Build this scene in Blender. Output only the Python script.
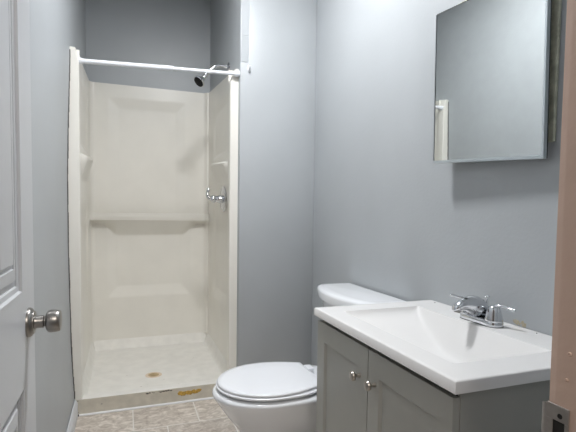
import bpy, bmesh, math, random
from mathutils import Vector, Matrix
random.seed(4)
for o in list(bpy.data.objects): bpy.data.objects.remove(o)
SC = bpy.context.scene
COL = SC.collection
PI = math.pi

# ------------------------------------------------------------ camera
F, YAW, PITCH, ROLL, CAMH, PY = 445.13, .3491, .0516, .0134, 1.1297, 17.6
fw = Vector((math.sin(YAW)*math.cos(PITCH), math.cos(YAW)*math.cos(PITCH), -math.sin(PITCH)))
rt = Vector((math.cos(YAW), -math.sin(YAW), 0)); up = rt.cross(fw)
r2 = rt*math.cos(ROLL)+up*math.sin(ROLL); u2 = -rt*math.sin(ROLL)+up*math.cos(ROLL)
cd = bpy.data.cameras.new('camera'); cam = bpy.data.objects.new('camera', cd); COL.objects.link(cam)
m = Matrix((r2, u2, -fw)).transposed().to_4x4(); m.translation = (0, 0, CAMH); cam.matrix_world = m
cd.sensor_width = 36; cd.lens = F/576*36; cd.shift_y = PY/576; cd.clip_start = .02
SC.camera = cam

# ------------------------------------------------------------ world, lights, exposure
w = bpy.data.worlds.new('world'); SC.world = w; w.use_nodes = True
bg = w.node_tree.nodes['Background']; bg.inputs[0].default_value = (.95, .9, .86, 1); bg.inputs[1].default_value = .12
def area(name, loc, target, size, power, color, sy=None):
    l = bpy.data.lights.new(name, 'AREA'); l.energy = power; l.color = color; l.size = size
    if sy: l.shape = 'RECTANGLE'; l.size_y = sy
    o = bpy.data.objects.new(name, l); COL.objects.link(o); o.location = loc
    o.rotation_euler = (Vector(target)-Vector(loc)).to_track_quat('-Z', 'Y').to_euler(); return o
area('hall_fill', (.1, -.9, 2.3), (.2, .8, .9), .6, 17, (1, .93, .86))  # unseen warm fill added behind the camera, shining in through the doorway
LIGHT_STRENGTH = 190
SC.view_settings.view_transform = 'Standard'; SC.view_settings.look = 'None'
SC.view_settings.gamma = 1; SC.view_settings.use_curve_mapping = False
SC.view_settings.exposure = 0.0

# ------------------------------------------------------------ materials
def lin(c): return tuple((x/255/12.92 if x/255 <= .04045 else ((x/255+.055)/1.055)**2.4) for x in c)+(1,)
def mat(name, c, rough=.5, metal=0, spec=.5, coat=0, var=0, vs=8, bump=0, bs=200, emit=0):
    m = bpy.data.materials.new(name); m.use_nodes = True; nt = m.node_tree; b = nt.nodes['Principled BSDF']
    b.inputs['Base Color'].default_value = lin(c); b.inputs['Roughness'].default_value = rough
    b.inputs['Metallic'].default_value = metal; b.inputs['Specular IOR Level'].default_value = spec
    b.inputs['Coat Weight'].default_value = coat
    if var or bump:
        tc = nt.nodes.new('ShaderNodeTexCoord')
    if var:
        n = nt.nodes.new('ShaderNodeTexNoise'); n.inputs['Scale'].default_value = vs; n.inputs['Detail'].default_value = 4
        nt.links.new(tc.outputs['Object'], n.inputs['Vector'])
        mr = nt.nodes.new('ShaderNodeMapRange'); mr.inputs[1].default_value = .3; mr.inputs[2].default_value = .7
        mr.inputs[3].default_value = 1-var; mr.inputs[4].default_value = 1+var
        nt.links.new(n.outputs['Fac'], mr.inputs[0])
        mx = nt.nodes.new('ShaderNodeMix'); mx.data_type = 'RGBA'; mx.blend_type = 'MULTIPLY'; mx.inputs[0].default_value = 1
        mx.inputs[6].default_value = lin(c); nt.links.new(mr.outputs[0], mx.inputs[7]); nt.links.new(mx.outputs[2], b.inputs['Base Color'])
    if bump:
        n = nt.nodes.new('ShaderNodeTexNoise'); n.inputs['Scale'].default_value = bs; n.inputs['Detail'].default_value = 3
        nt.links.new(tc.outputs['Object'], n.inputs['Vector'])
        bp = nt.nodes.new('ShaderNodeBump'); bp.inputs['Strength'].default_value = bump; bp.inputs['Distance'].default_value = .002
        nt.links.new(n.outputs['Fac'], bp.inputs['Height']); nt.links.new(bp.outputs[0], b.inputs['Normal'])
    if emit:
        b.inputs['Emission Color'].default_value = (.975, .985, 1, 1); b.inputs['Emission Strength'].default_value = emit
    return m
M = {}
M['wall'] = mat('blue_grey_wall_paint', (174, 178, 181), .42, var=.03, vs=3, bump=.25, bs=90)
M['ceiling'] = mat('white_ceiling_paint', (215, 217, 218), .9)
M['trim'] = mat('white_trim_paint', (214, 216, 219), .4, var=.04, vs=30)
M['door'] = mat('white_door_paint', (205, 207, 210), .38, bump=.15, bs=60)
M['surround'] = mat('cream_fibreglass', (233, 230, 222), .3, var=.025, vs=5)
M['pan'] = mat('off_white_shower_pan', (230, 228, 222), .35, var=.05, vs=14)
M['porcelain'] = mat('white_porcelain', (232, 234, 237), .12, coat=.3)
M['seat'] = mat('white_toilet_seat', (234, 236, 240), .25)
M['marble'] = mat('white_cultured_marble', (230, 229, 228), .2, var=.01, vs=6)
M['vanity'] = mat('grey_cabinet_paint', (163, 163, 157), .42, var=.03, vs=10)
M['gap'] = mat('dark_gap', (28, 27, 26), .8)
M['chrome'] = mat('chrome', (214, 216, 219), .09, 1)
M['nickel'] = mat('satin_nickel', (176, 170, 162), .3, 1)
M['rosette'] = mat('brushed_steel', (150, 147, 143), .33, 1)
M['rod'] = mat('white_rod_enamel', (236, 238, 242), .3)
M['white'] = mat('white_plastic', (226, 228, 232), .4)
M['nozzle'] = mat('dark_rubber_nozzles', (26, 27, 29), .6, spec=.2, bump=.6, bs=500)
M['mirror'] = mat('mirror_glass', (228, 231, 230), .015, 1, var=.02, vs=30)
M['mirror_edge'] = mat('mirror_edge_metal', (196, 204, 208), .3, .6)
M['flange'] = mat('aged_cabinet_metal', (176, 178, 160), .5, var=.25, vs=40)
M['jamb'] = mat('beige_jamb_paint', (200, 172, 155), .5, var=.03, vs=12, bump=.4, bs=50)
M['strike'] = mat('painted_strike_plate', (140, 135, 130), .45, .25, var=.12, vs=60)
M['caulk'] = mat('grey_caulk', (92, 90, 88), .8, var=.3, vs=60)
M['caulkw'] = mat('white_caulk', (226, 226, 226), .6)
M['drain'] = mat('aged_brass_drain', (196, 172, 132), .45, .5, var=.25, vs=120)
M['drainring'] = mat('tan_drain_ring', (222, 205, 182), .5, var=.1, vs=60)
M['lamp'] = mat('lamp_diffuser', (245, 245, 245), .4, emit=LIGHT_STRENGTH)
M['glue'] = mat('ochre_glue', (186, 150, 70), .7, var=.35, vs=90)
M['gluep'] = mat('pale_tan_glue', (186, 176, 152), .7, var=.2, vs=90)
M['mark'] = mat('black_scuff', (66, 62, 54), .8, var=.4, vs=200)
M['smudge'] = mat('brown_smudge', (146, 128, 108), .8, var=.3, vs=200)
def tile_mat():
    m = bpy.data.materials.new('stone_look_floor_tile'); m.use_nodes = True; nt = m.node_tree; N = nt.nodes; L = nt.links; b = N['Principled BSDF']
    tc = N.new('ShaderNodeTexCoord'); mp = N.new('ShaderNodeMapping')
    mp.inputs['Location'].default_value = (-.03+.167, -2.34+.31*8, 0); L.new(tc.outputs['Object'], mp.inputs['Vector'])
    br = N.new('ShaderNodeTexBrick'); br.offset = .5; br.inputs['Scale'].default_value = 1
    br.inputs['Brick Width'].default_value = .334; br.inputs['Row Height'].default_value = .31; br.inputs['Mortar Size'].default_value = .0035
    br.inputs['Mortar Smooth'].default_value = .3
    br.inputs['Color1'].default_value = lin((204, 196, 186)); br.inputs['Color2'].default_value = lin((190, 182, 173)); br.inputs['Mortar'].default_value = lin((222, 218, 212))
    L.new(mp.outputs[0], br.inputs['Vector'])
    n = N.new('ShaderNodeTexNoise'); n.inputs['Scale'].default_value = 24; n.inputs['Detail'].default_value = 8; n.inputs['Roughness'].default_value = .65; n.inputs['Distortion'].default_value = 1.2
    mp2 = N.new('ShaderNodeMapping'); mp2.inputs['Scale'].default_value = (.8, 1.1, 1); mp2.inputs['Rotation'].default_value = (0, 0, .3)
    L.new(tc.outputs['Object'], mp2.inputs[0]); L.new(mp2.outputs[0], n.inputs['Vector'])
    cr = N.new('ShaderNodeValToRGB'); e = cr.color_ramp.elements
    e[0].position = .33; e[0].color = (.58, .52, .47, 1); e[1].position = .68; e[1].color = (1.5, 1.52, 1.55, 1)
    k = e.new(.5); k.color = (.98, .95, .92, 1)
    L.new(n.outputs['Fac'], cr.inputs[0])
    mx = N.new('ShaderNodeMix'); mx.data_type = 'RGBA'; mx.blend_type = 'MULTIPLY'; mx.inputs[0].default_value = .8
    L.new(br.outputs['Color'], mx.inputs[6]); L.new(cr.outputs[0], mx.inputs[7])
    mx2 = N.new('ShaderNodeMix'); mx2.data_type = 'RGBA'; L.new(br.outputs['Fac'], mx2.inputs[0]); L.new(mx.outputs[2], mx2.inputs[6])
    mx2.inputs[7].default_value = lin((222, 218, 212)); L.new(mx2.outputs[2], b.inputs['Base Color'])
    b.inputs['Roughness'].default_value = .45
    return m
M['tile'] = tile_mat()
def curb_mat():      # grey-beige unfinished curb face, grime along the foot
    return mat('grimy_curb_face', (204, 198, 184), .6, var=.1, vs=22, bump=.5, bs=150)
M['curb'] = curb_mat()

# ------------------------------------------------------------ helpers
def link(name, bm, m, parent=None, smooth=True, angle=35, loc=None):
    me = bpy.data.meshes.new(name); bmesh.ops.recalc_face_normals(bm, faces=bm.faces); bm.to_mesh(me); bm.free()
    if isinstance(m, (list, tuple)):
        for k in m: me.materials.append(M[k])
    else: me.materials.append(M[m])
    o = bpy.data.objects.new(name, me); COL.objects.link(o)
    if parent: o.parent = parent; o.matrix_parent_inverse = Matrix.Translation(-parent_loc(parent))
    if smooth:
        for p in me.polygons: p.use_smooth = True
        try: me.set_sharp_from_angle(angle=math.radians(angle))
        except Exception: pass
    return o
LOC = {}
def parent_loc(p):
    v = Vector(p.location) if p.type == 'EMPTY' else Vector(LOC.get(p.name, (0, 0, 0)))
    return v
def thing(name, label, cat, loc=(0, 0, 0), group=None):
    o = bpy.data.objects.new(name, None); COL.objects.link(o); o.location = loc; o.empty_display_size = .05
    o['label'] = label; o['category'] = cat
    if group: o['group'] = group
    return o
def tag(o, label, cat, group=None):
    o['label'] = label; o['category'] = cat
    if group: o['group'] = group
    return o
def struct(name, bm, m, **k):
    o = link(name, bm, m, **k); o['kind'] = 'structure'; return o
def box(bm, lo, hi, bev=0, seg=2, mi=0):
    b = bmesh.new(); bmesh.ops.create_cube(b, size=1)
    for v in b.verts:
        v.co = Vector([(lo[i]+hi[i])/2+v.co[i]*(hi[i]-lo[i]) for i in range(3)])
    if bev: bmesh.ops.bevel(b, geom=b.edges[:], offset=bev, segments=seg, affect='EDGES', profile=.5)
    for f in b.faces: f.material_index = mi
    merge(bm, b); return bm
def merge(bm, b):
    me = bpy.data.meshes.new('tmp'); b.to_mesh(me); b.free(); bm.from_mesh(me); bpy.data.meshes.remove(me)
def B(): return bmesh.new()
def basis(d):
    d = Vector(d).normalized(); a = Vector((0, 0, 1)) if abs(d.z) < .9 else Vector((1, 0, 0))
    u = d.cross(a).normalized(); return u, d.cross(u).normalized(), d
def lathe(bm, prof, origin, axis=(0, 0, 1), n=32, sx=1, sy=1):
    """prof: (radius, height along axis)"""
    u, v, d = basis(axis); o = Vector(origin); rings = []
    for r, h in prof:
        rings.append([bm.verts.new(o+d*h+u*(r*sx*math.cos(2*PI*i/n))+v*(r*sy*math.sin(2*PI*i/n))) for i in range(n)])
    for a, b in zip(rings, rings[1:]):
        for i in range(n): bm.faces.new((a[i], a[(i+1) % n], b[(i+1) % n], b[i]))
    bm.faces.new(rings[0]); bm.faces.new(rings[-1]); return bm
def spline(pts, k=6):
    P = [Vector(p) for p in pts]; P = [P[0]*2-P[1]]+P+[P[-1]*2-P[-2]]; out = []
    for i in range(1, len(P)-2):
        for j in range(k):
            t = j/k; a, b, c, d = P[i-1:i+3]
            out.append(.5*((2*b)+(c-a)*t+(2*a-5*b+4*c-d)*t*t+(3*b-a-3*c+d)*t**3))
    out.append(P[-2]); return out
def tube(bm, pts, rad, n=16, sm=6, flat=1.0):
    """smooth tube through pts, rad a number or list per pt; flat squashes along the second frame axis"""
    if not isinstance(rad, (list, tuple)): rad = [rad]*len(pts)
    Q = spline([tuple(p)+() for p in pts], sm) if sm > 1 else [Vector(p) for p in pts]
    Rr = []
    for i in range(len(rad)-1):
        for j in range(sm):
            t = j/sm; t = t*t*(3-2*t); Rr.append(rad[i]*(1-t)+rad[i+1]*t)
    Rr.append(rad[-1]); rings = []; ref = None
    for i, q in enumerate(Q):
        d = (Q[min(i+1, len(Q)-1)]-Q[max(i-1, 0)]).normalized()
        if ref is None: u, v, _ = basis(d)
        else: u = (ref-d*ref.dot(d)).normalized(); v = d.cross(u)
        ref = u
        rings.append([bm.verts.new(q+u*(Rr[i]*math.cos(2*PI*k/n))+v*(Rr[i]*flat*math.sin(2*PI*k/n))) for k in range(n)])
    for a, b in zip(rings, rings[1:]):
        for i in range(n): bm.faces.new((a[i], a[(i+1) % n], b[(i+1) % n], b[i]))
    bm.faces.new(rings[0]); bm.faces.new(rings[-1]); return bm
def loft(bm, rings, cap0=True, cap1=True):
    R = [[bm.verts.new(p) for p in r] for r in rings]; n = len(R[0])
    for a, b in zip(R, R[1:]):
        for i in range(n): bm.faces.new((a[i], a[(i+1) % n], b[(i+1) % n], b[i]))
    if cap0: bm.faces.new(R[0])
    if cap1: bm.faces.new(R[-1])
    return bm
def field(bm, As, Bs, fn, base):
    """closed relief: fn(a,b)->surface point, base(a,b)->back point"""
    V = [[bm.verts.new(fn(a, b)) for b in Bs] for a in As]
    for i in range(len(As)-1):
        for j in range(len(Bs)-1): bm.faces.new((V[i][j], V[i+1][j], V[i+1][j+1], V[i][j+1]))
    na, nb = len(As), len(Bs)
    loop = [(i, 0) for i in range(na)]+[(na-1, j) for j in range(1, nb)]+[(i, nb-1) for i in range(na-2, -1, -1)]+[(0, j) for j in range(nb-2, 0, -1)]
    W = [bm.verts.new(base(As[i], Bs[j])) for i, j in loop]
    for k in range(len(loop)):
        (i, j), (i2, j2) = loop[k], loop[(k+1) % len(loop)]
        bm.faces.new((V[i][j], V[i2][j2], W[(k+1) % len(loop)], W[k]))
    bm.faces.new(W); return bm
def frange(a, b, n): return [a+(b-a)*i/n for i in range(n+1)]
def clamp(x, a=0., b=1.): return max(a, min(b, x))
def sstep(x): x = clamp(x); return x*x*(3-2*x)
def panelled(bm, ar, br, panels, prof, to):
    """flat face over ar x br with moulded panels; prof: (inset, depth) rings; to(a,b,d)->point"""
    As = sorted({ar[0], ar[1]} | {p[0] for p in panels} | {p[1] for p in panels})
    Bs = sorted({br[0], br[1]} | {p[2] for p in panels} | {p[3] for p in panels})
    for a0, a1 in zip(As, As[1:]):
        for b0, b1 in zip(Bs, Bs[1:]):
            ca, cb = (a0+a1)/2, (b0+b1)/2
            if any(p[0] < ca < p[1] and p[2] < cb < p[3] for p in panels): continue
            bm.faces.new([bm.verts.new(to(a, b, 0)) for a, b in ((a0, b0), (a1, b0), (a1, b1), (a0, b1))])
    for p in panels:
        prev = None
        for ins, d in prof:
            a0, a1, b0, b1 = p[0]+ins, p[1]-ins, p[2]+ins, p[3]-ins
            ring = [bm.verts.new(to(a, b, d)) for a, b in ((a0, b0), (a1, b0), (a1, b1), (a0, b1))]
            if prev:
                for i in range(4): bm.faces.new((prev[i], prev[(i+1) % 4], ring[(i+1) % 4], ring[i]))
            prev = ring
        bm.faces.new(prev)
    bmesh.ops.remove_doubles(bm, verts=bm.verts, dist=1e-5)

# ------------------------------------------------------------ room shell
XL, XR, XW, YF, YB, YW, CE = -.265, 1.119, .636, 2.603, 3.606, .422, 2.78
b = B(); box(b, (-.9, -1.6, -.05), (1.4, 3.75, 0)); struct('floor', b, 'tile', smooth=False)
b = B(); box(b, (-.9, -1.6, CE), (1.4, 3.75, CE+.05)); struct('ceiling', b, 'ceiling', smooth=False)
LW = [(0, -.267), (.1, -.267), (.25, -.276), (.4, -.282), (.55, -.284), (.9, -.290), (1.3, -.290), (1.6, -.283), (1.9, -.272), (2.2, -.270), (CE, -.268)]
def xlz(z):
    for (a, p), (c, q) in zip(LW, LW[1:]):
        if z <= c: return p+(q-p)*(z-a)/(c-a)
    return LW[-1][1]
b = B(); pr = [(xlz(z), z) for z in frange(0, CE, 40)]+[(XL-.12, CE), (XL-.12, 0)]
loft(b, [[Vector((x, y, z)) for x, z in pr] for y in (YW, 3.75)]); struct('wall_left', b, 'wall', angle=20)
b = B(); box(b, (XR, YW-.115, 0), (XR+.1, 3.75, CE)); struct('wall_right', b, 'wall', smooth=False)
b = B(); box(b, (XL-.1, YB, 0), (XW, 3.75, CE)); struct('wall_back', b, 'wall', smooth=False)
b = B(); box(b, (XW, YF, 0), (XR, 3.75, CE), .003); struct('wall_wing', b, 'wall', angle=30)
DJ = .52           # right jamb face
b = B(); box(b, (DJ+.02, YW-.115, 0), (XR, YW, CE)); box(b, (XL-.03, YW-.115, 2.08), (DJ+.02, YW, CE)); box(b, (-.9, YW-.115, 0), (XL-.03, YW, CE))
struct('wall_front', b, 'wall', smooth=False)
b = B(); loft(b, [[Vector((x, y, z)) for x, y in ((DJ+.001, YW-.115), (DJ, YW-.112), (DJ, YW-.013), (DJ+.0012, YW-.009), (DJ+.0045, YW), (DJ+.006, YW+.001), (DJ+.02, YW+.001), (DJ+.02, YW-.115))] for z in (0, 2.06)]); o = struct('trim_1', b, 'jamb'); o['label'] = 'beige painted door jamb'
b = B(); box(b, (XL-.028, YW-.115, 0), (XL-.008, YW, 2.06)); box(b, (XL-.028, YW-.115, 2.06), (DJ+.02, YW, 2.08)); struct('trim_2', b, 'jamb', smooth=False)
b = B(); box(b, (DJ+.013, YW+.001, 0), (DJ+.066, YW+.009, 2.11), .003); struct('trim_3', b, 'jamb')
# baseboards
def baseboard(name, p0, p1, nrm, h=.085, t=.012):
    b = B(); p0 = Vector(p0); p1 = Vector(p1); n = Vector(nrm)
    prof = [(0, 0), (t, 0), (t, h-.02), (t*.75, h-.012), (t*.45, h-.004), (t*.35, h), (0, h)]
    loft(b, [[p+n*a+Vector((0, 0, z)) for a, z in prof] for p in (p0, p1)]); return struct(name, b, 'trim', angle=50)
baseboard('baseboard_left', (XL, YW, 0), (XL, YF-.004, 0), (1, 0, 0), .095, .014)
baseboard('baseboard_wing', (XR, YF, 0), (XW+.045, YF, 0), (0, -1, 0))
baseboard('baseboard_right', (XR, 1.43, 0), (XR, YF-.012, 0), (-1, 0, 0))
# drywall strip on the wing wall corner
b = B(); box(b, (XW+.004, YF-.003, 2.155), (XW+.05, YF, CE), .001, 1); struct('trim_4', b, 'wall')
b = B(); box(b, (XW+.004, YF-.003, 2.0), (XW+.048, YF, 2.150), .001, 1); struct('trim_5', b, 'wall')

# ------------------------------------------------------------ ceiling light (above the frame)
t = thing('ceiling_light', 'round white ceiling light above the toilet and vanity', 'light', (.45, 1.73, CE))
b = B(); lathe(b, [(.15, 0), (.15, -.02), (.14, -.03), (.05, -.03)], (.45, 1.73, CE)); link('base_ring', b, 'white', t)
b = B(); lathe(b, [(.138, -.0295), (.138, -.0305), (.001, -.031)], (.45, 1.73, CE)); link('diffuser', b, 'lamp', t)

# ------------------------------------------------------------ shower surround
ZT0, ZT1 = 1.965, 2.047
sur = thing('shower_surround', 'cream moulded fibreglass shower surround with built-in ledges', 'shower surround', ((XL+XW)/2, YB, .13))
def back_prot(x, z):
    def rec(x0, x1, z0, z1, wx, w0, w1, dep):
        return -dep*clamp(min((x-x0)/wx, (x1-x)/wx, (z-z0)/w0 if w0 else 9, (z1-z)/w1 if w1 else 9))
    p = .020
    if z > 1.093: p += rec(-.12, .44, 1, 1.95, .075, 0, .075, .012)
    else:
        p += rec(-.135, .48, .455, 1.2, .07, .085, 0, .016)
        wz = clamp(min((x+.162)/.09, (.52-x)/.09)); ze = 1.012*(1-wz)+.928*wz; pb = .02*(1-wz)+.004*wz
        if z > ze: p = max(p, .088+(pb-.088)*(1.045-z)/(1.045-ze)) if z < 1.045 else .088
    e = min(x-(XL+.018), (XW-.03)-x); p += .03*clamp(1-e/.03)**2
    return p
xs = frange(XL+.012, XW-.015, 110)
zs = sorted(set([round(v, 4) for v in frange(.13, 1.0, 100)+frange(1.0, 1.04, 8)+[1.0445, 1.047, 1.054, 1.078, 1.086, 1.0895, 1.0925, 1.0935]+frange(1.1, 2.047, 90)]))
def bfn(x, z):
    p = back_prot(x, z)
    if 1.0445 < z <= 1.0925:
        p = max(p, .088)
        if z > 1.085: p -= .003
        if z < 1.048: p -= .002
    return Vector((x, YB-p, z))
b = B(); field(b, xs, zs, bfn, lambda x, z: Vector((x, YB+.0, z))); link('back_panel', b, 'surround', sur, angle=28)
def side_panel(name, sgn):
    """sgn +1: on the left wall (protrudes +x); -1: on the right wall"""
    X0 = XL if sgn > 0 else XW
    y0 = YF+.001 if sgn > 0 else YF+.045
    rim = .036 if sgn > 0 else .05
    def fn(y, zz):
        zt = ZT0+(ZT1-ZT0)*clamp((y-YF)/(3.586-YF)); z = .0925+(zt-.0925)*zz
        r = y-y0
        p = .020
        if r < .05: p = rim-.004*clamp(1-r/.006)-(rim-.020)*clamp((z-1.88)/(ZT0-1.88))**1.5
        elif r < .075: p = rim+(.02-rim)*sstep((r-.05)/.025)
        p2 = p
        # soap ledge with bevelled underside
        if z < 1.43 + .035*clamp((y-2.7)/.5) and y > y0+.06:
            zl = 1.43+.035*clamp((y-2.7)/.5)
            dd = .045*clamp((zl-z)/.008) if zl-z < .03 else .045-.045*clamp((zl-z-.03)/.13)
            yy = clamp((y-2.70)/.07)*clamp((3.35-y)/.12)
            p2 = max(p2, .018+dd*yy)
        # lower recess with sloping lip
        ry = clamp(min((y-2.78)/.05, (3.36-y)/.05)); rz = clamp(min((z-.47)/.085, (1.18-z)/.1))
        p2 -= .014*min(ry, rz)
        ry = clamp(min((y-2.78)/.05, (3.36-y)/.05)); rz = clamp(min((z-1.5)/.02, (1.88-z)/.06))
        p2 -= .010*min(ry, rz)
        return Vector((X0+sgn*p2, y, z))
    ys = sorted(set([y0, y0+.002, y0+.006, y0+.02, y0+.049, y0+.052, y0+.058, y0+.064, y0+.07, y0+.075]+frange(y0+.08, YB, 50)))
    zz = frange(0, 1, 200)
    b = B(); field(b, ys, zz, fn, lambda y, q: Vector(((xlz(fn(y, q).z)+.0005) if sgn > 0 else X0, y, fn(y, q).z)))
    return link(name, b, 'surround', sur, angle=28)
side_panel('side_panel', 1); side_panel('side_panel', -1)
b = B()
for i in range(46):
    z0 = .1+i*.0402; wv = .004+.002*random.random()
    xx = xlz(z0+.02); box(b, (xx, YF-.0035, z0), (xx+wv, YF+.001, z0+.0402))
o = link('caulk_line', b, 'caulk', sur, smooth=False); o['label'] = 'dark dirty caulk joint along the left wall'

# ------------------------------------------------------------ shower pan
pan = thing('shower_pan', 'off-white shower pan with a grimy front curb on the tile floor', 'shower pan', ((XL+XW)/2, YF, 0))
def pfn(x, y):
    dz = .05+.012*clamp(math.hypot(x-.163, y-2.99)/.5)
    e = min(x-(XL+.02), (XW-.02)-x, (YB-.02)-y)
    side = .14*clamp(1-e/.03)**1.6 if (e < .03 and y > YF+.075) else 0
    z = max(dz, dz+side*.6)
    fr = y-YF
    if fr < .055: z = max(z, .092-.0025*clamp(1-fr/.006))
    elif fr < .11: z = max(z, .092-(.092-dz)*sstep((fr-.055)/.055))
    return Vector((x, y, z))
xs = frange(XL+.003, XW-.003, 90); ys = sorted(set([YF, YF+.003, YF+.006]+frange(YF+.012, YB-.004, 90)))
b = B(); field(b, xs, ys, pfn, lambda x, y: Vector((x, y, .0005)))
for f in b.faces:
    if abs(f.normal.y) > .9 and f.calc_center_median().y < YF+.001: f.material_index = 1
o = link('basin', b, ['pan', 'curb'], pan, angle=40)
for p in o.data.polygons:
    c = p.center
    p.material_index = 1 if (c.y < YF+.0005 and abs(p.normal.y) > .8) else 0
dr = None
b = B(); lathe(b, [(.052, 0), (.052, .002), (.046, .0035), (.034, .003), (.034, 0)], (.163, 2.965, .0498), n=40); dr = link('drain', b, 'drainring', pan)
b = B(); lathe(b, [(.033, 0), (.033, .0035), (.029, .0045), (.010, .0045), (.009, .0025), (.004, .0025), (.003, .005), (.001, .005)], (.163, 2.965, .0505), n=32)
for k in range(10):
    a = 2*PI*k/10; box(b, (.163+.020*math.cos(a)-.0022, 2.965+.020*math.sin(a)-.0022, .054), (.163+.017*math.cos(a)+.0022, 2.965+.017*math.sin(a)+.0022, .0556), mi=1)
g = link('drain_grate', b, ['drain', 'smudge'], dr, angle=30)
b = B(); tube(b, [(XL+.02, YF-.002, .003), (0, YF-.003, .004), (.3, YF-.002, .003), (XW, YF-.003, .004)], .0078, 8, 8); o = link('caulk_bead', b, 'caulkw', pan); o['label'] = 'white caulk bead along the foot of the curb'
def blob(b, x0, x1, z0, z1, y, n, rnd, th=.0015):
    for i in range(n):
        cx = random.uniform(x0, x1); cz = random.uniform(z0, z1); rx = random.uniform(.3, 1)*rnd*2.2; rz = random.uniform(.3, 1)*rnd
        lathe(b, [(1, 0), (.8, th), (.001, th*1.1)], (cx, y, cz), (0, -1, 0), 10, rx, rz)
random.seed(11)
b = B(); blob(b, .285, .40, .046, .064, YF, 52, .0085, .0012); o = link('glue_stain', b, 'glue', pan); o['label'] = 'ochre glue stain on the curb face'
for args in ((.10, .15, .076, .083, YF, 7, .0035, .0008), (.165, .185, .077, .083, YF, 4, .0032), (.19, .245, .079, .085, YF, 10, .0035), (-.262, -.2, .0, .006, YF-.002, 16, .005),
             (-.262, -.25, .01, .09, YF, 10, .003), (-.02, .03, .005, .009, YF, 6, .003), (-.14, -.13, .05, .055, YF, 1, .003), (.43, .5, .004, .008, YF, 6, .003)):
    b = B(); blob(b, *args); o = link('scuff_mark', b, 'mark', pan); o['label'] = 'black scuff mark on the curb'
for x, y, r in ((.0, 3.0, .003), (.08, 2.78, .004), (.22, 2.86, .003), (.12, 2.8, .002), (.45, 3.2, .002), (.3, 2.75, .003), (-.1, 3.1, .002)):
    b = B(); lathe(b, [(1, 0), (.7, .0008), (.01, .001)], (x, y, pfn(x, y).z-.0001), (0, 0, 1), 10, r, r*.7); link('dirt_speck', b, 'smudge', pan)

# ------------------------------------------------------------ curtain rod
rod = thing('shower_rod', 'white tension curtain rod across the shower opening', 'shower rod', (XL, YF+.04, 1.904))
P0 = Vector((XL+.022, YF+.028, 1.905)); P1 = Vector((XW, YF+.028, 1.936)); dd = P1-P0
b = B(); tube(b, [P0, P0+dd*.56], .0128, 20, 1); link('outer_tube', b, 'rod', rod)
b = B(); tube(b, [P0+dd*.56, P1], .0102, 20, 1); link('inner_tube', b, 'rod', rod)
b = B(); tube(b, [P0+dd*.49, P0+dd*.565], .0142, 20, 1); o = link('joint_sleeve', b, 'white', rod)
for q, s in ((P0, 1), (P1, -1)):
    b = B(); lathe(b, [(.018, 0), (.019, .006), (.017, .022), (.0138, .032), (.0138, .034)], q, dd*s, 24); link('end_cap', b, 'rod', rod)

# ------------------------------------------------------------ shower head
sh = thing('showerhead', 'chrome shower head with dark face on a bent arm high in the shower', 'shower head', (XW, 2.92, 2.055))
b = B(); lathe(b, [(.032, 0), (.031, .004), (.02, .009), (.011, .012)], (XW, 2.92, 2.060), (-1, 0, 0)); link('escutcheon', b, 'chrome', sh)
b = B(); tube(b, [(XW, 2.92, 2.060), (.590, 2.92, 2.062), (.546, 2.92, 2.054), (.505, 2.92, 2.014), (.478, 2.92, 1.981)], .0105, 14, 6); link('arm', b, 'chrome', sh)
ax = Vector((-.60, -.27, -.62)).normalized(); hp = Vector((.481, 2.92, 1.984))
b = B(); lathe(b, [(.010, 0), (.014, .004), (.014, .016), (.012, .02), (.016, .026), (.018, .034), (.033, .052), (.037, .056), (.038, .062), (.035, .066)], hp, ax, 32); hd = link('head', b, 'chrome', sh)
b = B(); lathe(b, [(.0345, .0655), (.033, .069), (.02, .0705), (.001, .071)], hp, ax, 32); link('spray_face', b, 'nozzle', hd)

# ------------------------------------------------------------ shower valve
VX = XW-.022; vy, vz = 2.955, 1.20
va = thing('shower_valve', 'chrome shower valve with curled lever on the right surround wall', 'shower valve', (VX, vy, vz))
b = B(); lathe(b, [(.086, 0), (.085, .004), (.078, .008), (.05, .011), (.03, .014)], (VX, vy, vz), (-1, 0, 0), 48); link('escutcheon', b, 'chrome', va)
b = B(); lathe(b, [(.028, .01), (.027, .03), (.022, .045), (.020, .055), (.024, .06), (.025, .075), (.02, .085), (.001, .088)], (VX, vy, vz), (-1, 0, 0), 32); hb = link('hub', b, 'chrome', va)
b = B(); tube(b, [(VX-.072, vy, vz+.004), (VX-.092, vy, vz+.006), (VX-.106, vy, vz+.022), (VX-.108, vy, vz+.042), (VX-.104, vy, vz+.06), (VX-.098, vy, vz+.068)], [.017, .016, .0125, .0105, .012, .010], 14, 5); link('lever', b, 'chrome', va)

# ------------------------------------------------------------ wall hook
hk = thing('curtain_hook', 'small white hook on the wall beside the shower rod', 'hook', (.688, YF, 1.96))
b = B(); lathe(b, [(.017, 0), (.016, .005), (.010, .009), (.006, .010)], (.688, YF, 1.965), (0, -1, 0), 24, .8, 1.25); link('back_plate', b, 'white', hk)
b = B(); tube(b, [(.688, YF-.006, 1.962), (.687, YF-.02, 1.958), (.686, YF-.03, 1.966), (.686, YF-.031, 1.976)], [.006, .005, .005, .006], 12, 5); link('hook_arm', b, 'white', hk)

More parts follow.
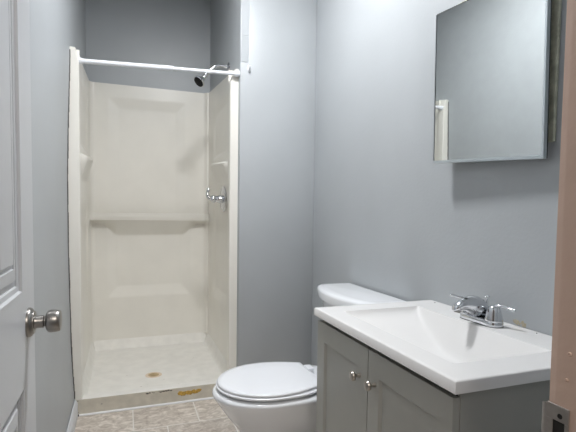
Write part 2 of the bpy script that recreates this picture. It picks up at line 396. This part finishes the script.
# ------------------------------------------------------------ toilet
ty = 1.80
toi = thing('toilet', 'white toilet with closed lid beside the grey vanity', 'toilet', (.75, ty, 0))
def egg(xt, xb, hw, z, n=56, pf=2.0, pb=2.6, xc=None, sq=1):
    if xc is None: xc = xt+(xb-xt)*.48
    out = []
    for i in range(n):
        a = 2*PI*i/n; c, s = math.cos(a), math.sin(a); p = pf if c < 0 else pb
        rx = (xc-xt) if c < 0 else (xb-xc)
        out.append(Vector((xc+rx*math.copysign(abs(c)**(2/p), c), ty+hw*math.copysign(abs(s)**(2/p), s), z)))
    return out
b = B()
rings = [(.50, 1.02, .105, 0), (.485, 1.025, .118, .012), (.488, 1.02, .112, .05), (.478, 1.0, .107, .12), (.452, .99, .118, .19), (.430, .98, .135, .22),
         (.402, .97, .155, .255), (.376, .96, .172, .293), (.353, .95, .188, .328), (.338, .95, .198, .350), (.333, .95, .202, .362), (.335, .95, .201, .370), (.345, .948, .193, .3765), (.40, .93, .16, .377)]
loft(b, [egg(a, c, h, z, xc=a+.245 if z > .2 else a+.22, pb=3.2) for a, c, h, z in rings]); link('bowl', b, 'porcelain', toi, angle=60)
b = B(); box(b, (.80, ty-.15, .33), (1.10, ty+.15, .381), .015, 3); link('tank_deck', b, 'porcelain', toi)
b = B(); rings = [(.366, .785, .178, .3815), (.355, .79, .188, .385), (.349, .792, .194, .390), (.349, .792, .194, .395), (.354, .79, .19, .398)]
loft(b, [egg(a, c, h, z, xc=.575, pb=3.0) for a, c, h, z in rings]); link('seat', b, 'seat', toi, angle=50)
for a, yy in ((.46, .115), (.74, .13)):
    for q in (-1, 1): b = B(); box(b, (a-.012, ty+q*yy-.006, .3765), (a+.012, ty+q*yy+.006, .383)); link('seat_bumper', b, 'seat', toi)
def lidring(xt, xb, hw, z, n=48, xc=.575):
    out = []; hb = hw*.70
    for i in range(n+1):
        a = PI/2+PI*i/n; out.append(Vector((xc+(xc-xt)*math.cos(a), ty+hw*math.sin(a), z)))
    side = []
    for i in range(1, 13):
        t = i/12; side.append((xc+(xb-xc)*t, hw-(hw-hb)*t**1.9))
    out += [Vector((x, ty-y, z)) for x, y in side]+[Vector((x, ty+y, z)) for x, y in side[::-1]]
    return out
b = B(); rings = [(.360, .768, .184, .3995), (.354, .776, .189, .402), (.354, .776, .189, .4065), (.358, .772, .186, .411), (.38, .755, .168, .4135), (.45, .70, .1, .4145)]
loft(b, [lidring(*r) for r in rings]); link('seat_lid', b, 'seat', toi, angle=50)
for s in (-1, 1):
    b = B(); box(b, (.779, ty+s*.078-.027, .379), (.812, ty+s*.078+.027, .408), .005, 3); link('hinge', b, 'seat', toi)
# tank
def tank_ring(xf, bow, y0, y1, z, n=20, r=.016, xb=1.108):
    pts = []; yc = (y0+y1)/2; h = (y1-y0)/2
    for i in range(n+1):
        t = -1+2*i/n; x = xf+bow*(abs(t)**2.2); edge = clamp((abs(t)-.86)/.14); x += r*edge**2.2
        pts.append(Vector((x, yc+h*t, z)))
    pts += [Vector((xb, y1, z)), Vector((xb, y0, z))]
    return pts
b = B(); loft(b, [tank_ring(.93, .03, ty-.205, ty+.215, .385), tank_ring(.915, .03, ty-.215, ty+.225, .42), tank_ring(.895, .05, ty-.235, ty+.272, .70), tank_ring(.895, .05, ty-.235, ty+.272, .707)])
link('tank', b, 'porcelain', toi, angle=60)
b = B(); loft(b, [tank_ring(.885, .055, ty-.24, ty+.28, .706), tank_ring(.868, .062, ty-.25, ty+.293, .709), tank_ring(.865, .062, ty-.252, ty+.296, .740), tank_ring(.869, .061, ty-.249, ty+.292, .749),
                  tank_ring(.880, .058, ty-.242, ty+.283, .7545, xb=1.106), tank_ring(.915, .045, ty-.22, ty+.26, .756, xb=1.095)])
link('tank_lid', b, 'porcelain', toi, angle=60)

# ------------------------------------------------------------ vanity
VX0, VY0, VY1, CT = .625, .713, 1.434, .789
van = thing('vanity_cabinet', 'grey two-door shaker vanity cabinet under the white sink top', 'cabinet', (.86, 1.07, 0))
b = B(); box(b, (.657, .733, .09), (XR-.004, .749, .757), .001, 1); box(b, (.657, 1.416, .09), (XR-.004, 1.433, .757), .001, 1); box(b, (.663, .749, .09), (XR-.004, 1.416, .106)); box(b, (XR-.02, .749, .106), (XR-.004, 1.416, .757))
box(b, (.661, .749, .70), (.677, 1.416, .755)); link('body', b, 'vanity', van)
b = B(); box(b, (.72, .74, 0), (XR-.004, 1.405, .09)); link('toe_kick', b, 'vanity', van)
def cab_door(y0, y1, z0, z1, kn):
    X = .639; th = .0175; b = B()
    panelled(b, (y0, y1), (z0, z1), [(y0+.056, y1-.056, z0+.056, z1-.066)], [(0, 0), (.0015, .0015), (.0045, .0075), (.006, .0085)], lambda a, c, d: Vector((X+d, a, c)))
    q = [Vector((X, y0, z0)), Vector((X, y1, z0)), Vector((X, y1, z1)), Vector((X, y0, z1))]
    r = [v+Vector((th, 0, 0)) for v in q]
    for i in range(4): b.faces.new([b.verts.new(v) for v in (q[i], q[(i+1) % 4], r[(i+1) % 4], r[i])])
    b.faces.new([b.verts.new(v) for v in r]); bmesh.ops.remove_doubles(b, verts=b.verts, dist=1e-5)
    d = link('door', b, 'vanity', van, angle=30)
    ky, kz = kn; b = B(); lathe(b, [(.007, 0), (.006, .004), (.005, .012), (.0075, .016), (.0135, .019), (.0145, .0235), (.0125, .028), (.006, .0305), (.001, .031)], (X, ky, kz), (-1, 0, 0), 28)
    k = link('knob', b, 'nickel', d)
    return d
cab_door(1.083, 1.432, .105, .7435, (1.128, .652)); cab_door(.735, 1.079, .105, .7435, (1.042, .656))
b = B(); box(b, (.6545, .742, .105), (.661, 1.425, .7605)); box(b, (.653, .742, .752), (.659, 1.425, .7605)); link('gap_shade', b, 'gap', van, smooth=False)  # near-black sheets stand in for the shade between and above the doors

# sink top with integral basin
top = thing('sink', 'white cultured marble vanity top with integral rectangular basin', 'sink', (.87, 1.07, .76))
bx0, bx1, by0, by1 = .695, .998, .800, 1.345
def tfn(x, y):
    z = CT
    ds = [(x-bx0)/.075, (bx1-x)/.055, (y-by0)/.13, max(0, (by1-y)/.24)**.7]
    if min(ds) > 0:
        dd = sorted(clamp(v, 0, 2) for v in ds); k = .09
        s = -k*math.log(sum(math.exp(-clamp(v, 0, 3)/k) for v in ds))
        s = max(s, min(ds)*.7)
        z -= .115*clamp(s if s < .8 else .8+(1-math.exp(-(s-.8)/.2))*.2)
        # softened lip
        z += 0
    # raised rim line at the back
    if x > XR-.028: z += 0
    return Vector((x, y, z))
xs = sorted(set([VX0, VX0+.0015, VX0+.005]+frange(VX0+.01, bx0-.002, 6)+frange(bx0, bx1, 70)+frange(bx1+.004, XR-.002, 10)))
ys = sorted(set([VY0, VY0+.0015, VY0+.005]+frange(VY0+.01, by0-.002, 8)+frange(by0, by1, 110)+frange(by1+.002, VY1-.006, 8)+[VY1-.0015, VY1]))
def tf2(x, y):
    p = tfn(x, y); e = min(x-VX0, y-VY0, VY1-y)
    if e < .004: p.z -= .003*(1-e/.004)**2
    return p
b = B(); field(b, xs, ys, tf2, lambda x, y: Vector((x, y, .7615)))
# remove the flat underside so the bowl can hang through it
bmesh.ops.delete(b, geom=[f for f in b.faces if len(f.verts) > 8], context='FACES')
link('counter', b, 'marble', top, angle=40)
b = B(); lathe(b, [(.022, 0), (.022, .003), (.016, .004), (.001, .006)], (.89, 1.03, .6742), n=28); link('drain', b, 'chrome', top)
b = B(); lathe(b, [(.003, 0), (.002, .0015), (.0005, .002)], (1.095, 1.375, CT), n=10); link('paint_speck', b, 'mark', top); b = B(); lathe(b, [(.002, 0), (.0015, .001), (.0005, .0015)], (1.10, .935, CT), n=8); link('paint_speck', b, 'mark', top)
# glue on the wall above the top
b = B(); random.seed(5)
for i in range(22):
    lathe(b, [(1, 0), (.8, .0012), (.01, .0014)], (XR, random.uniform(.99, 1.036), random.uniform(.794, .803)), (-1, 0, 0), 9, .004*random.uniform(.3, 1), .007*random.uniform(.3, 1))
tag(link('glue_residue', b, 'gluep'), 'pale tan glue residue on the wall just right of the faucet', 'stain')

# ------------------------------------------------------------ faucet
fx, fy = 1.045, 1.09
fau = thing('faucet', 'chrome two-handle centerset faucet on the vanity top', 'faucet', (fx, fy, CT))
def stadium(hl, r, z, n=14, dx=0):
    out = []
    for s, a0 in ((1, 0), (-1, PI)):
        for i in range(n+1):
            a = a0+PI*i/n; out.append(Vector((fx+dx+r*math.cos(a), fy+s*hl+r*math.sin(a), z)))
    return out
b = B(); loft(b, [stadium(.051, .0275, CT+.001), stadium(.051, .0275, CT+.012), stadium(.051, .026, CT+.016), stadium(.051, .022, CT+.0185), stadium(.051, .008, CT+.0195)])
base = link('base_plate', b, 'chrome', fau, angle=50)
b = B(); loft(b, [stadium(.051, .0285, CT+.0002), stadium(.051, .0285, CT+.0015)]); o = link('gasket', b, 'gap', fau)
for s in (-1, 1):
    c = (fx, fy+s*.051, CT+.016)
    b = B(); lathe(b, [(.0265, 0), (.0265, .005), (.0245, .012), (.0225, .022), (.0195, .034), (.0155, .042), (.009, .047), (.001, .048)], c, n=32); hn = link('handle', b, 'chrome', fau, angle=50)
    e = Vector(c)
    if s < 0: pts = [e+Vector((0, 0, .040)), e+Vector((.006, -.014, .047)), e+Vector((.014, -.036, .045)), e+Vector((.019, -.050, .042)), e+Vector((.021, -.058, .042))]
    else: pts = [e+Vector((0, 0, .040)), e+Vector((-.010, .010, .048)), e+Vector((-.030, .026, .052)), e+Vector((-.042, .034, .056)), e+Vector((-.048, .038, .056))]
    b = B(); tube(b, pts, [.010, .007, .0048, .0068, .0055], 14, 5, .8); link('lever', b, 'chrome', hn)
b = B(); rings = []
for x, zt, zb, hw in ((.027, .030, .018, .008), (.022, .044, .018, .017), (.012, .062, .018, .024), (-.003, .076, .018, .026), (-.018, .083, .019, .0245), (-.034, .086, .024, .022), (-.050, .086, .032, .0195), (-.066, .082, .040, .0175), (-.082, .075, .042, .0165), (-.095, .066, .041, .015), (-.103, .058, .041, .0125), (-.107, .050, .042, .008)):
    rings.append([Vector((fx+x, fy+hw*math.cos(2*PI*k/24), CT+(zt+zb)/2+(zt-zb)/2*math.sin(2*PI*k/24))) for k in range(24)])
loft(b, rings); sp = link('spout', b, 'chrome', fau)
b = B(); lathe(b, [(.0105, 0), (.0105, .008), (.0095, .012), (.006, .012)], (fx-.092, fy, CT+.048), (-.25, 0, -1), 20); link('aerator', b, 'rosette', sp)
b = B(); tube(b, [(fx+.022, fy, CT+.015), (fx+.022, fy, CT+.078)], .003, 10, 1); lathe(b, [(.003, 0), (.0085, .002), (.0085, .005), (.004, .008), (.001, .0085)], (fx+.022, fy, CT+.076), n=16); link('lift_rod', b, 'chrome', fau)

# ------------------------------------------------------------ mirror cabinet (hangs crooked, door ajar)
mc = thing('medicine_cabinet', 'crooked mirrored medicine cabinet on the right wall above the sink', 'cabinet', (XR, 1.13, 1.55))
FT, FB, NB, NT = Vector((1.057, 1.364, 1.843)), Vector((1.057, 1.356, 1.310)), Vector((1.08, .919, 1.283)), Vector((1.08, .928, 1.812))
nrm = (NB-FB).cross(FT-FB).normalized()
if nrm.x > 0: nrm = -nrm
def slab(bm, cs, t, ins=0, off=0):
    c = sum(cs, Vector())/4; q = [c+(p-c)*(1-ins)+nrm*off for p in cs]; r = [p-nrm*t for p in q]
    Vq = [bm.verts.new(p) for p in q]; Vr = [bm.verts.new(p) for p in r]
    bm.faces.new(Vq); bm.faces.new(Vr)
    for i in range(4): bm.faces.new((Vq[i], Vq[(i+1) % 4], Vr[(i+1) % 4], Vr[i]))
CS = [FT, FB, NB, NT]
b = B(); slab(b, CS, .005, .012, 0.0012); mdoor = link('mirror_glass', b, 'mirror', mc, smooth=False)
b = B(); slab(b, CS, .014, 0, 0)
link('mirror_backing', b, 'gap', mc, smooth=False)
def strip(bm, p, q, inw, wd, t0=.0035, off=-.0005):
    """metal edge channel along p-q, wd wide towards inw"""
    c = [p, q, q+inw*wd, p+inw*wd]; a = [bm.verts.new(v+nrm*t0) for v in c]; d = [bm.verts.new(v-nrm*.009) for v in c]
    bm.faces.new(a); bm.faces.new(d)
    for i in range(4): bm.faces.new((a[i], a[(i+1) % 4], d[(i+1) % 4], d[i]))
hz = (FB-NB).normalized(); vt = (NT-NB).normalized()
b = B(); strip(b, NB-vt*.001, FB-vt*.001, vt, .009); strip(b, NB-hz*.001, NT-hz*.001, hz, .006, .004); strip(b, FB+hz*.004+vt*.006, FT+hz*.004, -hz, .0012, .001)
link('mirror_frame', b, 'mirror_edge', mc, smooth=False)
b = B(); box(b, (1.086, .985, 1.345), (XR+.0005, 1.335, 1.85), .006, 3)
o = link('cabinet_body', b, 'flange', mc)
b = B(); box(b, (XR-.010, .915, 1.33), (XR, 1.35, 1.87), .0045, 3); link('wall_flange', b, 'flange', mc)

# ------------------------------------------------------------ entry door, open against the left wall
dx, dy0, dy1 = -.21, .435, 1.211
do = B()
pa = [(dy1-.127-.23, dy1-.127), (dy0+.115, dy1-.127-.23-.085)]
panels = []
for y0, y1 in pa:
    for z0, z1 in ((.24, .735), (.948, 1.62), (1.73, 1.92)): panels.append((y0, y1, z0, z1))
prof = [(0, 0), (.003, .006), (.013, .0075), (.015, .011), (.027, .012), (.030, .0065), (.055, .0035), (.057, .007), (.064, .007), (.067, .002), (.085, .0005)]
panelled(do, (dy0, dy1), (.012, 2.04), panels, prof, lambda a, c, d: Vector((dx-d, a, c)))
panelled(do, (dy0, dy1), (.012, 2.04), panels, prof, lambda a, c, d: Vector((dx-.035+d, a, c)))
q = [(dy0, .012), (dy1, .012), (dy1, 2.04), (dy0, 2.04)]
for i in range(4):
    (a, c), (a2, c2) = q[i], q[(i+1) % 4]
    do.faces.new([do.verts.new(v) for v in ((dx, a, c), (dx, a2, c2), (dx-.035, a2, c2), (dx-.035, a, c))])
bmesh.ops.remove_doubles(do, verts=do.verts, dist=1e-5)
door = struct('door_1', do, 'door', angle=25); door['label'] = 'white six-panel door standing open against the left wall'
b = B(); ky, kz = 1.14, .868
lathe(b, [(.0335, 0), (.0335, .004), (.031, .008), (.026, .011), (.0255, .013), (.0150, .014), (.0142, .02), (.0142, .031), (.011, .033), (.011, .037)], (dx, ky, kz), (1, 0, 0), 40)
kn = link('knob_rosette', b, 'rosette', door, angle=35)
b = B(); lathe(b, [(.012, .035), (.0195, .037), (.0245, .0405), (.0262, .046), (.0252, .058), (.0240, .064), (.022, .066), (.012, .0667), (.001, .0667)], (dx, ky, kz), (1, 0, 0), 40)
link('door_knob', b, 'rosette', door, angle=35)
for z in (.25, 1.05, 1.82):
    b = B(); tube(b, [(dx+.004, YW+.012, z-.045), (dx+.004, YW+.012, z+.045)], .006, 12, 1); link('door_hinge', b, 'rosette', door)

# ------------------------------------------------------------ strike plate on the right jamb
st = thing('strike_plate', 'grey metal strike plate with dark latch hole on the beige jamb', 'strike plate', (DJ, .40, .86))
b = B(); y0, y1, z0, z1 = .3900, .4210, .813, .885
hy0, hy1, hz0, hz1 = .395, .4115, .825, .865
for lo, hi in (((y0, hz1), (y1, z1)), ((y0, z0), (y1, hz0)), ((y0, hz0), (hy0, hz1)), ((hy1, hz0), (y1, hz1))):
    box(b, (DJ-.0022, lo[0], lo[1]), (DJ+.0005, hi[0], hi[1]), .0004, 1)
link('plate', b, 'strike', st, angle=30)
b = B(); n = 10; rings = []
for i in range(n+1):
    t = i/n; y = .4205+.012*math.sin(t*PI/2); x = DJ-.0022+.009*(1-math.cos(t*PI/2)); e = .008*t*t
    rings.append([Vector((x, y, z0+.003+e)), Vector((x, y, z1-.002-e)), Vector((x+.0015, y-.0012, z1-.002-e)), Vector((x+.0015, y-.0012, z0+.003+e))])
loft(b, rings); link('curved_lip', b, 'strike', st)
b = B(); box(b, (DJ-.0012, hy0, hz0), (DJ+.0005, hy1, hz1)); link('latch_hole', b, 'gap', st, smooth=False)
for z in (.8725, .819):
    b = B(); lathe(b, [(.0035, 0), (.003, .0008), (.001, .0004)], (DJ-.0022, .4015, z), (-1, 0, 0), 14); link('screw', b, 'gap', st)
for y, z, r in ((.3935, .955, .0028), (.396, .9215, .0022)):
    b = B(); lathe(b, [(r, 0), (r*.9, .0015), (r*.5, .0018), (.0005, .0008)], (DJ, y, z), (-1, 0, 0), 14); link('paint_bump', b, 'jamb', bpy.data.objects['trim_1'])
